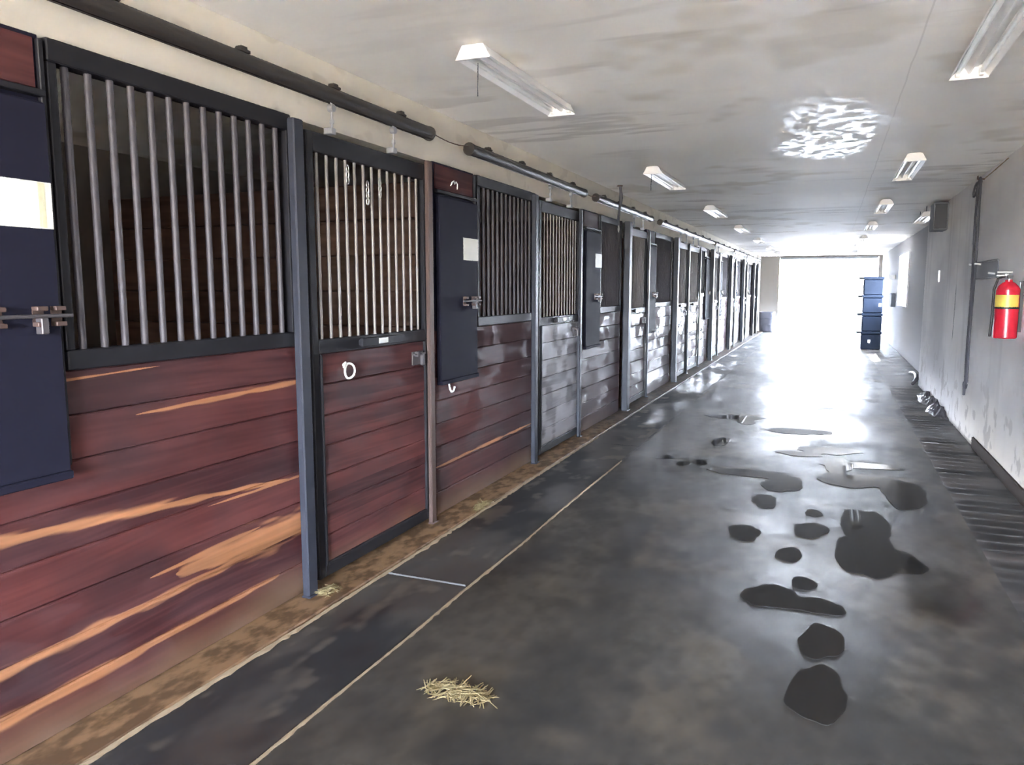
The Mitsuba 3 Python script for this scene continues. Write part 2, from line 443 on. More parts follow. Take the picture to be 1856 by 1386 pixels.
struct('trim_2', bx(-1.66, 1.38, YEND - 0.05, YEND, 2.44, 2.50, 0.005), 'box_grey', 'grey steel track over the open barn doorway', 'trim')
struct('added_overhang', bx(-6, 3.5, YEND + 0.2, YEND + 2.6, 2.62, 2.72), 'exterior', 'unseen overhang added outside the far doorway to block direct sun', 'roof')  # unseen slab added to keep direct sun from entering the doorway
w = struct('window_1', None, None, 'bright window in the far right wall', 'window')
fr = cat_(bx(XR2 - 0.03, XR2 + 0.08, WY0 - 0.05, WY0 + 0.03, WZ0 - 0.05, WZ1 + 0.05), bx(XR2 - 0.03, XR2 + 0.08, WY1 - 0.03, WY1 + 0.05, WZ0 - 0.05, WZ1 + 0.05),
          bx(XR2 - 0.03, XR2 + 0.08, WY0, WY1, WZ0 - 0.05, WZ0 + 0.03), bx(XR2 - 0.03, XR2 + 0.08, WY0, WY1, WZ1 - 0.03, WZ1 + 0.05), bx(XR2 + 0.0, XR2 + 0.05, (WY0 + WY1) / 2 - 0.025, (WY0 + WY1) / 2 + 0.025, WZ0, WZ1))
part(w, 'frame', fr, 'white_paint')
for a, b in ((WY0 + 0.03, (WY0 + WY1) / 2 - 0.025), ((WY0 + WY1) / 2 + 0.025, WY1 - 0.03)):
    part(w, 'pane', trimesh.Trimesh([[XR2 + 0.03, a, WZ0 + 0.03], [XR2 + 0.03, b, WZ0 + 0.03], [XR2 + 0.03, b, WZ1 - 0.03], [XR2 + 0.03, a, WZ1 - 0.03]], [[0, 1, 2], [0, 2, 3]]), 'window_glass')

# ---------------------------------------------------------------- stall fronts
ORD = ['nearest', 'second', 'third', 'fourth', 'fifth', 'sixth', 'seventh', 'eighth', 'ninth', 'tenth', 'eleventh']
PH = 0.147


def planks(parent, x0, x1, y0, y1, z0, z1, n, mat='wood'):
    h = (z1 - z0) / n
    for i in range(n):
        dx = rnd.uniform(-0.0025, 0.0025)
        part(parent, 'plank', bx(x0, x1 + dx, y0, y1, z0 + i * h + 0.0012, z0 + (i + 1) * h - 0.0012, 0.005), mat)


def bars(parent, x, y0, y1, n, z0, z1, r, mat):
    base = mikit.ply(cyl((0, 0, z0), (0, 0, z1), r, 10), mat, 40)
    for i in range(n):
        y = y0 + (y1 - y0) * (i + 0.5) / n
        part(parent, 'bar', base, mat, to_world=T().translate([x, y, 0]))


def scaled(y, s):
    return y * (s if y < 9.05 else 0.97)


def stall_front(ya, y0, y1, label, nb=13, rail=1.205, flap=None):
    """Fixed front: planks from ya to y1 below, a barred grille from y0 to y1 above."""
    k = thing('stall_screen', label, 'stall screen')
    ya, y0, y1 = (scaled(q, 0.9956) for q in (ya, y0, y1))
    planks(k, XL - 0.045, XL, ya, y1, 0.022, rail, 8)
    part(k, 'bottom_rail', bx(XL - 0.05, XL + 0.012, y0, y1, rail, rail + 0.065, 0.004), 'black_steel')
    part(k, 'top_rail', bx(XL - 0.05, XL + 0.010, y0, y1, 2.165, 2.235, 0.004), 'black_steel')
    for a, b in ((y0, y0 + 0.032), (y1 - 0.032, y1)):
        part(k, 'stile', bx(XL - 0.045, XL + 0.008, a, b, rail + 0.065, 2.165, 0.003), 'black_steel')
    bars(k, XL - 0.018, y0 + 0.035, y1 - 0.035, nb, rail + 0.065, 2.165, 0.0125, 'bar_steel')
    if flap:
        panel(k, scaled(flap[0], 0.994), scaled(flap[1], 0.988), flap[2])
    return k


def door(y0, y1, label, x=-2.244, nb=13, near=False):
    k = thing('sliding_stall_door', label, 'stall door')
    y0, y1 = scaled(y0, 0.984), scaled(y1, 0.984)
    xb = x - 0.045
    sw = 0.05
    fr = [bx(xb, x, y0, y0 + sw, 0.05, 2.19, 0.004), bx(xb, x, y1 - sw, y1, 0.05, 2.19, 0.004),
          bx(xb, x, y0 + sw, y1 - sw, 2.10, 2.19, 0.004), bx(xb, x, y0 + sw, y1 - sw, 1.155, 1.225, 0.004), bx(xb, x, y0 + sw, y1 - sw, 0.05, 0.105, 0.004)]
    fr += [bx(x - 0.012, x + 0.008, y0 + sw, y0 + sw + 0.016, 0.105, 1.155, 0.003), bx(x - 0.012, x + 0.008, y1 - sw - 0.016, y1 - sw, 0.105, 1.155, 0.003),
           bx(x - 0.012, x + 0.008, y0 + sw + 0.016, y1 - sw - 0.016, 0.105, 0.121, 0.003)]
    part(k, 'frame', cat_(*fr), 'black_steel', label='black steel frame')
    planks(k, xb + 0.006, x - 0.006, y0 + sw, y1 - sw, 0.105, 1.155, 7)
    bars(k, x - 0.022, y0 + sw + 0.01, y1 - sw - 0.01, nb, 1.225, 2.10, 0.0085, 'door_bar_steel')
    ym = (y0 + y1) / 2
    part(k, 'handle', cat_(bx(x, x + 0.03, ym - 0.19, ym - 0.155, 1.175, 1.205, 0.003), bx(x, x + 0.03, ym + 0.155, ym + 0.19, 1.175, 1.205, 0.003), bx(x + 0.022, x + 0.04, ym - 0.21, ym + 0.21, 1.17, 1.215, 0.005)), 'black_steel')
    part(k, 'tag', bx(x + 0.04, x + 0.044, ym - 0.055, ym + 0.03, 1.18, 1.207), 'white_paint', label='small white tag on the handle')
    la = part(k, 'latch', cat_(bx(x - 0.006, x + 0.004, y1 - 0.21, y1 - 0.085, 1.02, 1.10, 0.003), bx(x, x + 0.022, y1 - 0.120, y1 - 0.095, 1.015, 1.085, 0.004),
                               bx(x, x + 0.024, y1 - 0.185, y1 - 0.165, 1.07, 1.10, 0.003), cyl((x + 0.014, y1 - 0.215, 1.085), (x + 0.014, y1 - 0.075, 1.085), 0.006, 10)), 'dull_iron', label='metal sliding latch')
    for yy in (y0 + 0.14, y1 - 0.45):
        part(k, 'hanger', cat_(cyl((-2.2, yy, 2.335), (-2.2, yy, 2.21), 0.006, 10), bx(-2.235, -2.19, yy - 0.02, yy + 0.02, 2.185, 2.215, 0.003),
                               cyl((-2.213, yy, 2.305), (-2.187, yy, 2.305), 0.018, 14), cyl((-2.2, yy, 2.235), (-2.2, yy, 2.252), 0.012, 6)), 'galvanised', label='hanger bolt under the track')
    return k


def post(y0, y1, x1, x0, mat, label, z1=2.212):
    x0, s = max(x0, -2.243), -x1 / 2.28
    y0, y1 = scaled(y0, s), scaled(y1, s)
    return single('stall_post', cat_(bx(x0, x1, y0, y1, -0.02, z1, 0.006), bx(x0 - 0.0, x1 + 0.012, y0 - 0.008, y1 + 0.008, -0.02, 0.03, 0.004)), mat, label, 'post')


def panel(screen, y0, y1, label, z0=0.885, z1=2.03):
    """Black flap panel with a wooden board above it."""
    k = part(screen, 'flap_panel', bx(XL + 0.003, XL + 0.034, y0 + 0.012, y1 - 0.012, z0, z1, 0.006), 'black_panel', label=label)
    part(k, 'bottom_edge', bx(XL + 0.003, XL + 0.044, y0 + 0.012, y1 - 0.012, z0 - 0.022, z0 + 0.004, 0.004), 'black_panel')
    part(k, 'backing', bx(XL - 0.045, XL - 0.002, y0, y1, 1.205, 2.235), 'black_panel')
    part(k, 'header_board', bx(XL - 0.002, XL + 0.006, y0 + 0.01, y1 - 0.02, 2.075, 2.222, 0.003), 'wood', label='reddish wooden board over the panel')
    part(k, 'hinge_rail', bx(XL - 0.002, XL + 0.030, y0 + 0.005, y1 - 0.005, 2.048, 2.068, 0.003), 'black_steel')
    part(k, 'side_strip', bx(XL - 0.002, XL + 0.016, y1 - 0.012, y1 + 0.006, 0.9, 2.222, 0.003), 'black_steel')
    zb = 1.385
    xx = XL + 0.034
    bo = cat_(cyl((xx + 0.016, y1 - 0.26, zb), (xx + 0.016, y1 + 0.015, zb), 0.006, 10), bx(xx, xx + 0.03, y1 - 0.10, y1 - 0.075, zb - 0.055, zb - 0.005, 0.003))
    part(k, 'bolt', bo, 'dull_iron', label='sliding bolt')
    for yy in (y1 - 0.22, y1 - 0.09, y1 - 0.03):
        part(k, 'keeper', cat_(bx(xx - 0.003, xx + 0.027, yy - 0.018, yy + 0.018, zb + 0.016, zb + 0.03, 0.002), bx(xx - 0.003, xx + 0.027, yy - 0.018, yy + 0.018, zb - 0.032, zb - 0.018, 0.002), bx(xx - 0.003, xx + 0.004, yy - 0.018, yy + 0.018, zb - 0.02, zb + 0.018)), 'rust_iron', label='rusty iron keeper')
    return k


def column(y0, y1, label):
    return post(y0, y1, -2.175, -2.37, 'column_steel', label, 2.235)


# the row, from behind the viewer to the far end (metres along the aisle)
door(-0.15, 1.05, 'stall door beside the viewer, outside the left edge')
post(1.06, 1.12, -2.245, -2.31, 'post_steel', 'steel post left of the black flap with the large paper')
stall_front(1.12, 1.735, 2.90, 'nearest stall screen with thick grey bars over red planks with orange streaks', flap=(1.14, 1.728, 'black flap panel with a sliding bolt'))
post(2.93, 3.005, -2.205, -2.31, 'post_steel', 'blue-grey steel post between the nearest bars and the red sliding door')
door(3.02, 4.18, 'nearest sliding stall door with red planks, thin bars and a white D ring')
post(4.19, 4.25, -2.215, -2.31, 'rust_iron', 'brown steel post right of the red sliding door')
stall_front(4.25, 4.87, 6.0, 'second stall screen, dark planks and a black flap, right of the red sliding door', flap=(4.26, 4.862, 'black flap panel with a sliding bolt'))
post(6.03, 6.10, -2.205, -2.31, 'post_steel', 'steel post at the left edge of the grey-planked second door')
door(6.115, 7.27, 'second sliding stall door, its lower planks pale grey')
post(7.285, 7.345, -2.215, -2.31, 'post_steel', 'steel post right of the grey-planked second door')
stall_front(7.345, 7.95, 8.84, 'third stall screen, dark bars behind the strap hanging from the ceiling', flap=(7.355, 7.94, 'dark flap panel'))
column(9.10, 9.225, 'dark steel column left of the third sliding door')
door(9.25, 10.36, 'third sliding stall door, its planks glaring white')
post(10.37, 10.42, -2.215, -2.31, 'post_steel', 'steel post right of the third sliding door')
stall_front(10.42, 10.97, 12.24, 'fourth stall screen, its flap shining pale in the daylight', flap=(10.43, 10.96, 'flap panel shining pale'))
column(12.25, 12.375, 'dark steel column left of the fourth sliding door')
door(12.41, 13.55, 'fourth sliding stall door from the viewer', nb=12)
post(13.56, 13.62, -2.215, -2.31, 'post_steel', 'thin post between the fourth and fifth sliding doors')
door(13.64, 14.80, 'fifth sliding stall door, directly after the fourth', nb=12)
post(14.81, 14.87, -2.215, -2.31, 'post_steel', 'thin post right of the fifth sliding door')
k5 = stall_front(14.87, 14.88, 15.62, 'short fifth stall screen with a raised rail, after the two adjoining doors', 8, 1.31)
panel(k5, 15.17, 15.72, 'flap panel right of the bars')
planks(k5, XL - 0.045, XL, 15.17, 15.72, 0.022, 1.20, 8)
column(16.23, 16.37, 'dark steel column after the fifth flap panel')
far = [(16.40, 17.50, 17.56, 18.16, 18.17, 19.36, 19.37, 19.51), (19.54, 20.60, 20.66, 21.2, 21.21, 22.26, 22.27, 22.41), (22.44, 23.5, 23.56, 24.1, 24.11, 25.4, 25.41, 25.55)]
for i, (a, b, c, d, e, f, g, h) in enumerate(far):
    o = ORD[5 + i]
    door(a, b, f'{o} sliding stall door from the viewer, far down the aisle', nb=10)
    post(b + 0.005, b + 0.055, -2.215, -2.31, 'post_steel', f'thin post right of the {o} sliding door')
    stall_front(b + 0.056, d + 0.01, f, f'{o} stall screen from the viewer, far down the aisle', 10, flap=(c, d, 'flap panel'))
    column(g, h, f'dark steel column after the {o} stall front')
door(25.58, 26.6, 'last sliding stall door, next to the pale end wall', nb=10)
single('stall_post', bx(-2.256, -2.175, 25.83, 25.95, -0.02, 2.235, 0.006), 'column_steel', 'last steel column of the stall row, by the end wall', 'post')
wl2 = struct('wall_left_end', bx(-2.42, -2.28, 26.74, YEND, -0.02, CEIL), 'end_render', 'short pale wall after the last stall', 'wall')
# behind the viewer
stall_front(YBACK, -1.9, -0.16, 'stall screen behind the viewer')

# partitions between the stalls: stacked planks
for i, y in enumerate((1.42, 4.55, 7.65, 10.7, 14.84, 17.9, 20.95, 23.85)):
    k = thing('stall_partition', f'brown plank partition seen through the bars, {ORD[i]} along the row', 'partition')
    for j in range(9):
        dy = rnd.uniform(-0.004, 0.004)
        part(k, 'plank', bx(XBACK, -2.33, y - 0.025 + dy, y + 0.025 + dy, 0.012 + j * 0.24, 0.012 + (j + 1) * 0.24 - 0.006, 0.006), 'inner_wood')

# ---------------------------------------------------------------- sliding-door tracks
def track(y0, y1, label, nbr):
    k = thing('door_track', label, 'door track')
    zc, xc, r = 2.36, -2.2, 0.037
    ang = np.radians(np.linspace(-72, 252, 19))
    prof = [(xc + r * math.cos(a), zc + r * math.sin(a)) for a in ang] + [(xc + (r - 0.006) * math.cos(a), zc + (r - 0.006) * math.sin(a)) for a in ang[::-1]]
    part(k, 'rail', ypro(prof, y0, y1), 'track_steel', 35)
    for i in range(nbr):
        y = y0 + (y1 - y0) * (i + 0.5) / nbr
        part(k, 'bracket', cat_(bx(-2.305, -2.185, y - 0.03, y + 0.03, zc + r, zc + r + 0.012, 0.003), bx(-2.302, -2.29, y - 0.03, y + 0.03, zc + 0.01, zc + r + 0.012, 0.003),
                                bx(-2.225, -2.19, y - 0.018, y + 0.018, zc + r + 0.008, zc + r + 0.024, 0.003)), 'track_steel')
    for y in (y0, y1):
        part(k, 'end_stop', cyl((xc, y - 0.008, zc), (xc, y + 0.008, zc), r + 0.004, 18), 'track_steel', 35)


track(1.0, 4.06, 'nearest dark round door track along the top left', 5)
track(4.60, 7.09, 'second dark door track, above the second stall screen', 4)
track(7.50, 10.03, 'third door track, behind the strap hanging from the ceiling', 4)
track(10.60, 15.70, 'fourth door track, shining along the fourth and fifth doors', 6)
track(15.95, 18.9, 'fifth door track from the viewer, far down the row', 3)
track(19.2, 22.0, 'sixth door track from the viewer, far down the row', 3)
track(22.2, 26.4, 'last door track, ending by the pale end wall', 3)
for a, b, lab in ((4.068, 4.592, 'thin wire between the first and second door tracks'), (7.098, 7.492, 'thin wire between the second and third door tracks'), (10.038, 10.592, 'thin wire between the third and fourth door tracks')):
    t = np.linspace(0, 1, 9)
    single('wire', tube(np.stack([-2.2 + 0 * t, a + (b - a) * t, 2.375 - 0.02 * 4 * t * (1 - t)], 1), 0.0035, 6), 'rust_iron', lab, 'wire', smooth=True)

# ---------------------------------------------------------------- shop lights (switched off)
LY = [3.22, 6.95, 10.45, 13.85, 17.4, 20.9, 24.4]
HL = 1.22
prof = [(-.086, 0), (-.05, .055), (.05, .055), (.086, 0), (.082, 0), (.047, .050), (.022, .050), (0.004, .018), (-.004, .018), (-.022, .050), (-.047, .050), (-.082, 0)]
house = mikit.ply(ypro(prof, 0, HL), 'enamel_white', False)
capm = mikit.ply(cat_(ypro([(-.086, -0.004), (-.052, .058), (.052, .058), (.086, -0.004)], -0.004, 0.0)), 'enamel_white', False)
tubem = mikit.ply(cat_(cyl((0, 0.03, 0), (0, HL - 0.03, 0), 0.0125, 14)), 'tube_glass', 40)
sock = mikit.ply(bx(-0.012, 0.012, -0.016, 0.016, -0.02, 0.03, 0.004), 'enamel_white', False)
chan = mikit.ply(bx(-0.04, 0.04, 0.02, HL - 0.02, 0.055, 0.066, 0.004), 'enamel_white', False)
cordm = mikit.ply(tube([(-.04, .14, .02), (-.04, .14, -.03), (-.042, .14, -.08), (-.041, .14, -.13)], 0.0022, 6), 'rope_grey', True)


def shop_light(x, y, z, label, group=None, cord=False):
    k = thing('shop_light', label, 'ceiling light', group)
    M = T().translate([x, y, z])
    part(k, 'reflector', house, None, to_world=M)
    for yy in (0.0, HL + 0.004):
        part(k, 'end_cap', capm, None, to_world=T().translate([x, y + yy, z]))
    for s in (-1, 1):
        part(k, 'tube', tubem, None, to_world=T().translate([x + s * 0.05, y, z + 0.024]))
        for yy in (0.02, HL - 0.02):
            part(k, 'socket', sock, None, to_world=T().translate([x + s * 0.05, y + yy, z + 0.022]))
    part(k, 'channel', chan, None, to_world=M)
    if cord:
        part(k, 'pull_cord', cordm, None, to_world=M)


LZ = CEIL - 0.066
for i, y in enumerate(LY):
    side = 'left row'
    shop_light(-1.52, y, LZ, f'white two-tube shop light, {ORD[i]} in the left row on the ceiling', cord=i < 2)
    if i:
        shop_light(0.57, y + 0.12, LZ, f'white two-tube shop light, {ORD[i]} in the right row on the ceiling')
    else:
        shop_light(0.57, y, LZ, 'white two-tube shop light at the top right corner, nearest in the right row')
shop_light(1.12, 11.5, 2.40, 'single shop light hung by the grey box high on the right wall')
k = [q for q in labels if q.startswith('shop_light')][-1]
for yy in (11.7, 12.5):
    part(k, 'hanger', cyl((1.12, yy, 2.46), (1.12, yy, CEIL), 0.004, 6), 'rope_grey')

# ---------------------------------------------------------------- small things on the left
def notice(y0, y1, z0, z1, label, strip=False):
    x = XL + 0.0345
    k = thing('paper_notice', label, 'paper')
    part(k, 'sheet', bx(x, x + 0.002, y0, y1, z0, z1), 'paper')
    if strip:
        part(k, 'sleeve_edge', bx(x + 0.002, x + 0.003, y1 - 0.045, y1 - 0.022, z0 + 0.003, z1 - 0.003), 'paper_yellow', label='yellowed edge')
    return k


notice(1.40, 1.690, 1.65, 1.79, 'large white paper on the nearest black flap, cut by the left edge', True)
notice(4.575, 4.80, 1.652, 1.797, 'small white paper on the black flap right of the red sliding door')
notice(7.63, 7.865, 1.68, 1.82, 'white paper on the third black flap, past the grey-planked door')

x = -2.238
ang = np.linspace(0, 2 * np.pi, 22, endpoint=False)
dz = np.array([(0.045 * math.cos(a) * (1.0 if math.cos(a) > 0 else 0.55), 0.038 * math.sin(a)) for a in ang])
ring = np.stack([np.full(22, x + 0.004) + 0.006 * np.cos(ang), 3.245 + dz[:, 0], 1.055 + dz[:, 1]], 1)
single('white_ring', cat_(tube(ring, 0.0058, 8, closed=True), tube([(x - 0.014, 3.222, 1.086), (x + 0.006, 3.216, 1.10), (x + 0.006, 3.20, 1.075)], 0.006, 8)), 'white_paint', 'white D-shaped ring hanging on the red sliding door', 'ring', smooth=True)
pts = [(-2.255 + 0.012, 4.352, 0.905), (-2.243, 4.362, 0.87), (-2.243, 4.378, 0.825), (-2.243, 4.40, 0.803), (-2.243, 4.43, 0.806), (-2.243, 4.447, 0.833)]
single('white_hook', cat_(tube(pts, 0.0065, 8), cyl((XL - 0.002, 4.352, 0.9), (-2.24, 4.352, 0.9), 0.006, 8)), 'white_paint', 'white J-shaped hook below the black flap right of the red door', 'hook', smooth=True)
pts = [(-2.262, 4.45, 2.112), (-2.25, 4.455, 2.137), (-2.25, 4.475, 2.145), (-2.25, 4.487, 2.128), (-2.25, 4.505, 2.143), (-2.25, 4.525, 2.13), (-2.255, 4.53, 2.10)]
single('wire_clip', tube(pts, 0.0042, 6), 'white_paint', 'small pale wire clip on the board above the second black flap', 'clip', smooth=True)
# clips and bits of chain at the top of the red door's bars
for y, z, n, lab in ((3.285, 2.055, 3, 'bright clip wound round the upper bars of the red door, leftmost of the three'), (3.46, 2.0, 4, 'short bit of chain on the upper bars of the red door, middle of the three'), (3.58, 2.02, 3, 'short bit of chain on the upper bars of the red door, rightmost of the three')):
    links = []
    for j in range(n):
        a = np.linspace(0, 2 * np.pi, 10, endpoint=False)
        c = np.stack([-2.238 + (0.008 * np.sin(a) if j % 2 else 0 * a), y + (0 * a if j % 2 else 0.010 * np.sin(a)), z - j * 0.028 + 0.018 * np.cos(a)], 1)
        links.append(tube(c, 0.0038, 6, closed=True))
    single('chain_clip', cat_(*links), 'chrome', lab, 'chain', smooth=True)

# strap hanging from the ceiling
t = np.linspace(0, 1, 14)
k = thing('hanging_strap', 'dark strap hanging from the ceiling before the third stall screen', 'strap')
part(k, 'strap', tube(np.stack([-2.12 + 0.01 * np.sin(t * 5), 8.12 + 0.012 * np.sin(t * 7), CEIL - 0.42 * t], 1), 0.014 + 0.008 * np.exp(-((t - 0.3) / 0.12) ** 2), 8), 'rope_grey', True)
part(k, 'ceiling_hook', cat_(cyl((-2.12, 8.12, CEIL), (-2.12, 8.12, CEIL - 0.012), 0.03, 12)), 'rust_iron', 35)
a = np.linspace(0, 2 * np.pi, 14, endpoint=False)
part(k, 'snap', tube(np.stack([-2.128 + 0 * a, 8.125 + 0.02 * np.sin(a), CEIL - 0.452 + 0.035 * np.cos(a)], 1), 0.005, 6, closed=True), 'chrome', True)

# ---------------------------------------------------------------- rubber mats, sawdust, hay
ms = [YBACK, -2.9, 0.2, 3.29, 6.95, 10.0, 12.55, 15.6, 18.7, 21.8, 24.9, 26.9]
for i in range(1, len(ms) - 1):
    a, b = ms[i] + 0.012, ms[i + 1] - 0.012
    lab = {1: 'dark rubber floor mat behind the viewer', 2: 'dark rubber floor mat before the nearest stall screen, nearest of the row'}.get(i, f'dark rubber floor mat along the stalls, {ORD[min(i - 2, 10)]} of the row')
    single('rubber_mat', sheet(-2.066, -1.60, a, b, 6, 30, lambda X, Y: 0.004 + 0.003 * meshkit.noise(np.stack([X * 2, Y * 1.2, 0 * X], -1), 2)), 'wet_rubber', lab, 'floor mat', smooth=True)
struct('floor_strip', bx(-2.08, -1.58, YBACK, 27.4, -0.1, -0.006), 'gutter_concrete', 'concrete under the rubber mats', 'floor')
single('seam_strip', bx(-2.062, -1.612, 3.283, 3.298, -0.005, 0.008, 0.003), 'galvanised', 'pale metal strip across the seam between the two nearest mats', 'strip')


def band(xc, y0, y1, w, seed, h=0.010):
    """An uneven line of sawdust along the aisle."""
    g = np.random.default_rng(seed)
    n = int((y1 - y0) / 0.03)
    ys = np.linspace(y0, y1, n)
    wl = w * (0.25 + 1.1 * meshkit.fbm(np.stack([ys * 2.1, ys * 0, ys * 0 + seed], -1), 4, seed)) * (0.4 + 0.6 * np.sin(np.linspace(0, np.pi, n)) ** 0.3)
    xs = xc + 0.012 * (meshkit.noise(np.stack([ys * 1.5, ys * 0, ys * 0], -1), seed) - 0.5)
    cols = [-1, -0.45, 0, 0.45, 1]
    prof = [-0.004, 0.7 * h, h, 0.7 * h, -0.004]
    v = np.stack([np.stack([xs + c * wl * (1 + 0.35 * g.standard_normal(n) * (abs(c) > 0.9)), ys, 0.004 + p * (0.6 + 0.4 * g.random(n))], 1) for c, p in zip(cols, prof)], 1).reshape(-1, 3)
    f = []
    for i in range(n - 1):
        for j in range(4):
            q = i * 5 + j
            f += [[q, q + 1, q + 6], [q, q + 6, q + 5]]
    return trimesh.Trimesh(v, np.array(f), process=False)


single('sawdust_line', band(-1.592, 1.2, 6.3, 0.010, 3, 0.006), 'sawdust', 'thin pale line of sawdust in the joint right of the rubber mats', 'sawdust', kind='stuff')
sd = band(-2.062, 1.0, 7.2, 0.013, 8, 0.012)
sd.apply_translation([0, 0, 0.006])
single('sawdust_line', sd, 'sawdust', 'pale ridge of sawdust along the edge of the tan ledge under the stall screens', 'sawdust', kind='stuff')


def tuft(cx, cy, rx, ry, n, seed, z=0.003, hmax=0.03):
    g = np.random.default_rng(seed)
    out = []
    for _ in range(n):
        a, r = g.uniform(0, 6.28), math.sqrt(g.uniform())
        c = np.array([cx + rx * r * math.cos(a), cy + ry * r * math.sin(a), z + g.uniform(0.002, hmax) * (1 - r * 0.7)])
        d = np.array([g.normal(), g.normal() * 1.4, g.normal() * 0.15])
        d *= g.uniform(0.015, 0.05) / np.linalg.norm(d)
        p0, p1 = c - d, c + d
        p0[2], p1[2] = max(p0[2], z), max(p1[2], z)
        wv = np.array([-d[1], d[0], 0])
        wv *= 0.0018 / (np.linalg.norm(wv) + 1e-9)
        m = trimesh.Trimesh([p0 - wv, p0 + wv, p1 + wv, p1 - wv, (p0 + p1) / 2 + [0, 0, 0.0025]], [[0, 1, 4], [1, 2, 4], [2, 3, 4], [3, 0, 4]], process=False)
        out.append(m)
    return cat_(*out)


single('hay_tuft', tuft(-1.19, 2.36, 0.14, 0.055, 190, 4), 'hay', 'yellow tuft of hay lying on the wet floor at the bottom of the picture', 'hay', kind='stuff')
single('hay_tuft', tuft(-2.085, 4.55, 0.03, 0.12, 120, 5, 0.022), 'hay', 'small pale tuft of hay on the ledge right of the red sliding door', 'hay', kind='stuff')
single('hay_tuft', tuft(-2.17, 2.93, 0.035, 0.05, 60, 6, 0.022), 'hay', 'few hay stalks at the foot of the blue-grey steel post', 'hay', kind='stuff')

# ---------------------------------------------------------------- puddles
def puddle(ells, label, seed):
    g = np.random.default_rng(seed)
    shapes = []
    for cx, cy, rx, ry in ells:
        a = np.linspace(0, 2 * np.pi, 40, endpoint=False)
        ph = g.uniform(0, 6.28, 4)
        r = 1 + 0.10 * np.sin(2 * a + ph[0]) + 0.07 * np.sin(3 * a + ph[1]) + 0.05 * np.sin(5 * a + ph[2]) + 0.03 * np.sin(9 * a + ph[3])
        shapes.append(Polygon(np.stack([cx + rx * r * np.cos(a), cy + ry * r * np.sin(a)], 1)).buffer(0))
    u = unary_union(shapes).buffer(0.03).buffer(-0.03).simplify(0.002)
    if u.geom_type != 'Polygon':
        u = max(u.geoms, key=lambda q: q.area)
    single('puddle', flat(u, -0.003, 0.0055), 'puddle_water', label, 'puddle', 'puddles on the wet aisle floor')


P = [([(.02, 2.87, .11, .2)], 'round dark puddle nearest to the viewer'),
     ([(.03, 3.32, .092, .165)], 'round puddle just beyond the nearest one'),
     ([(-.20, 3.74, .12, .16), (.02, 3.70, .12, .085), (-.09, 3.70, .1, .08)], 'wide low puddle beyond the two nearest round ones'),
     ([(-.06, 3.97, .055, .10)], 'small puddle touching the far side of the wide low one'),
     ([(-.15, 4.39, .075, .115)], 'small oval puddle left of the large branching one'),
     ([(-.42, 4.70, .10, .15)], 'blurred oval puddle, leftmost beside the large branching one'),
     ([(-.05, 4.90, .10, .16)], 'ragged puddle touching the left of the large branching one'),
     ([(-.04, 5.29, .055, .08)], 'thin small puddle between the round and the ragged one'),
     ([(.25, 4.62, .17, .42), (.26, 5.12, .13, .42), (.40, 4.50, .13, .2)], 'large branching puddle in the middle of the floor'),
     ([(-.36, 5.47, .085, .18)], 'rounded puddle below the long left-hand one'),
     ([(-.27, 6.02, .15, .25), (-.55, 6.28, .28, .14)], 'long puddle tapering to the left, across the middle of the aisle'),
     ([(.24, 6.35, .26, .26), (.55, 6.05, .16, .40), (.12, 6.85, .10, .35), (.3, 6.9, .3, .12)], 'large puddle near the gutter, reflecting the ceiling'),
     ([(-.92, 7.5, .085, .24)], 'small dark puddle with a pale spot, left of the daylight glare'),
     ([(-1.28, 6.6, .075, .09)], 'tiny puddle by the mats, leftmost of three'),
     ([(-1.09, 6.41, .06, .08)], 'tiny puddle by the mats, lowest of three'),
     ([(-.96, 6.52, .065, .1)], 'tiny puddle by the mats, rightmost of three'),
     ([(-.95, 9.0, .30, .16), (-.80, 8.75, .1, .2)], 'thin flat puddle on the left of the aisle beyond the small dark one'),
     ([(-.25, 8.35, .34, .16)], 'thin flat puddle in the edge of the daylight glare'),
     ([(.05, 7.45, .28, .16), (-.2, 7.2, .2, .1)], 'flat puddle crossing the lower end of the daylight glare')]
for i, (e, lab) in enumerate(P):
    puddle(e, lab, 100 + i)

# ---------------------------------------------------------------- right wall
k = thing('fire_extinguisher', 'red fire extinguisher with a yellow label hanging on the right wall', 'fire extinguisher')
cx, cy, r = 1.205, 6.66, 0.076
part(k, 'cylinder', lathe([(0, 1.10), (r - 0.008, 1.10), (r, 1.108), (r, 1.455), (r - 0.012, 1.485), (r - 0.035, 1.508), (0.024, 1.518), (0.024, 1.53), (0, 1.53)], 32, (cx, cy, 0)), 'fire_red', 40)
seg = np.radians(np.linspace(160, 325, 16))
lab = np.array([(cx + (r + 0.0012) * math.cos(a), cy + (r + 0.0012) * math.sin(a)) for a in seg])
v = np.vstack([np.column_stack([lab, np.full(16, 1.325)]), np.column_stack([lab, np.full(16, 1.42)])])
f = [[i, i + 1, 17 + i] for i in range(15)] + [[i, 17 + i, 16 + i] for i in range(15)]
part(k, 'label', trimesh.Trimesh(v, f, process=False), 'label_yellow', True, label='yellow label')
seg2 = np.radians(np.linspace(120, 152, 6))
lab2 = np.array([(cx + (r + 0.0014) * math.cos(a), cy + (r + 0.0014) * math.sin(a)) for a in seg2])
v2 = np.vstack([np.column_stack([lab2, np.full(6, 1.335)]), np.column_stack([lab2, np.full(6, 1.42)])])
part(k, 'tag', trimesh.Trimesh(v2, [[i, i + 1, 7 + i] for i in range(5)] + [[i, 7 + i, 6 + i] for i in range(5)], process=False), 'paper', True, label='pale paper tag')
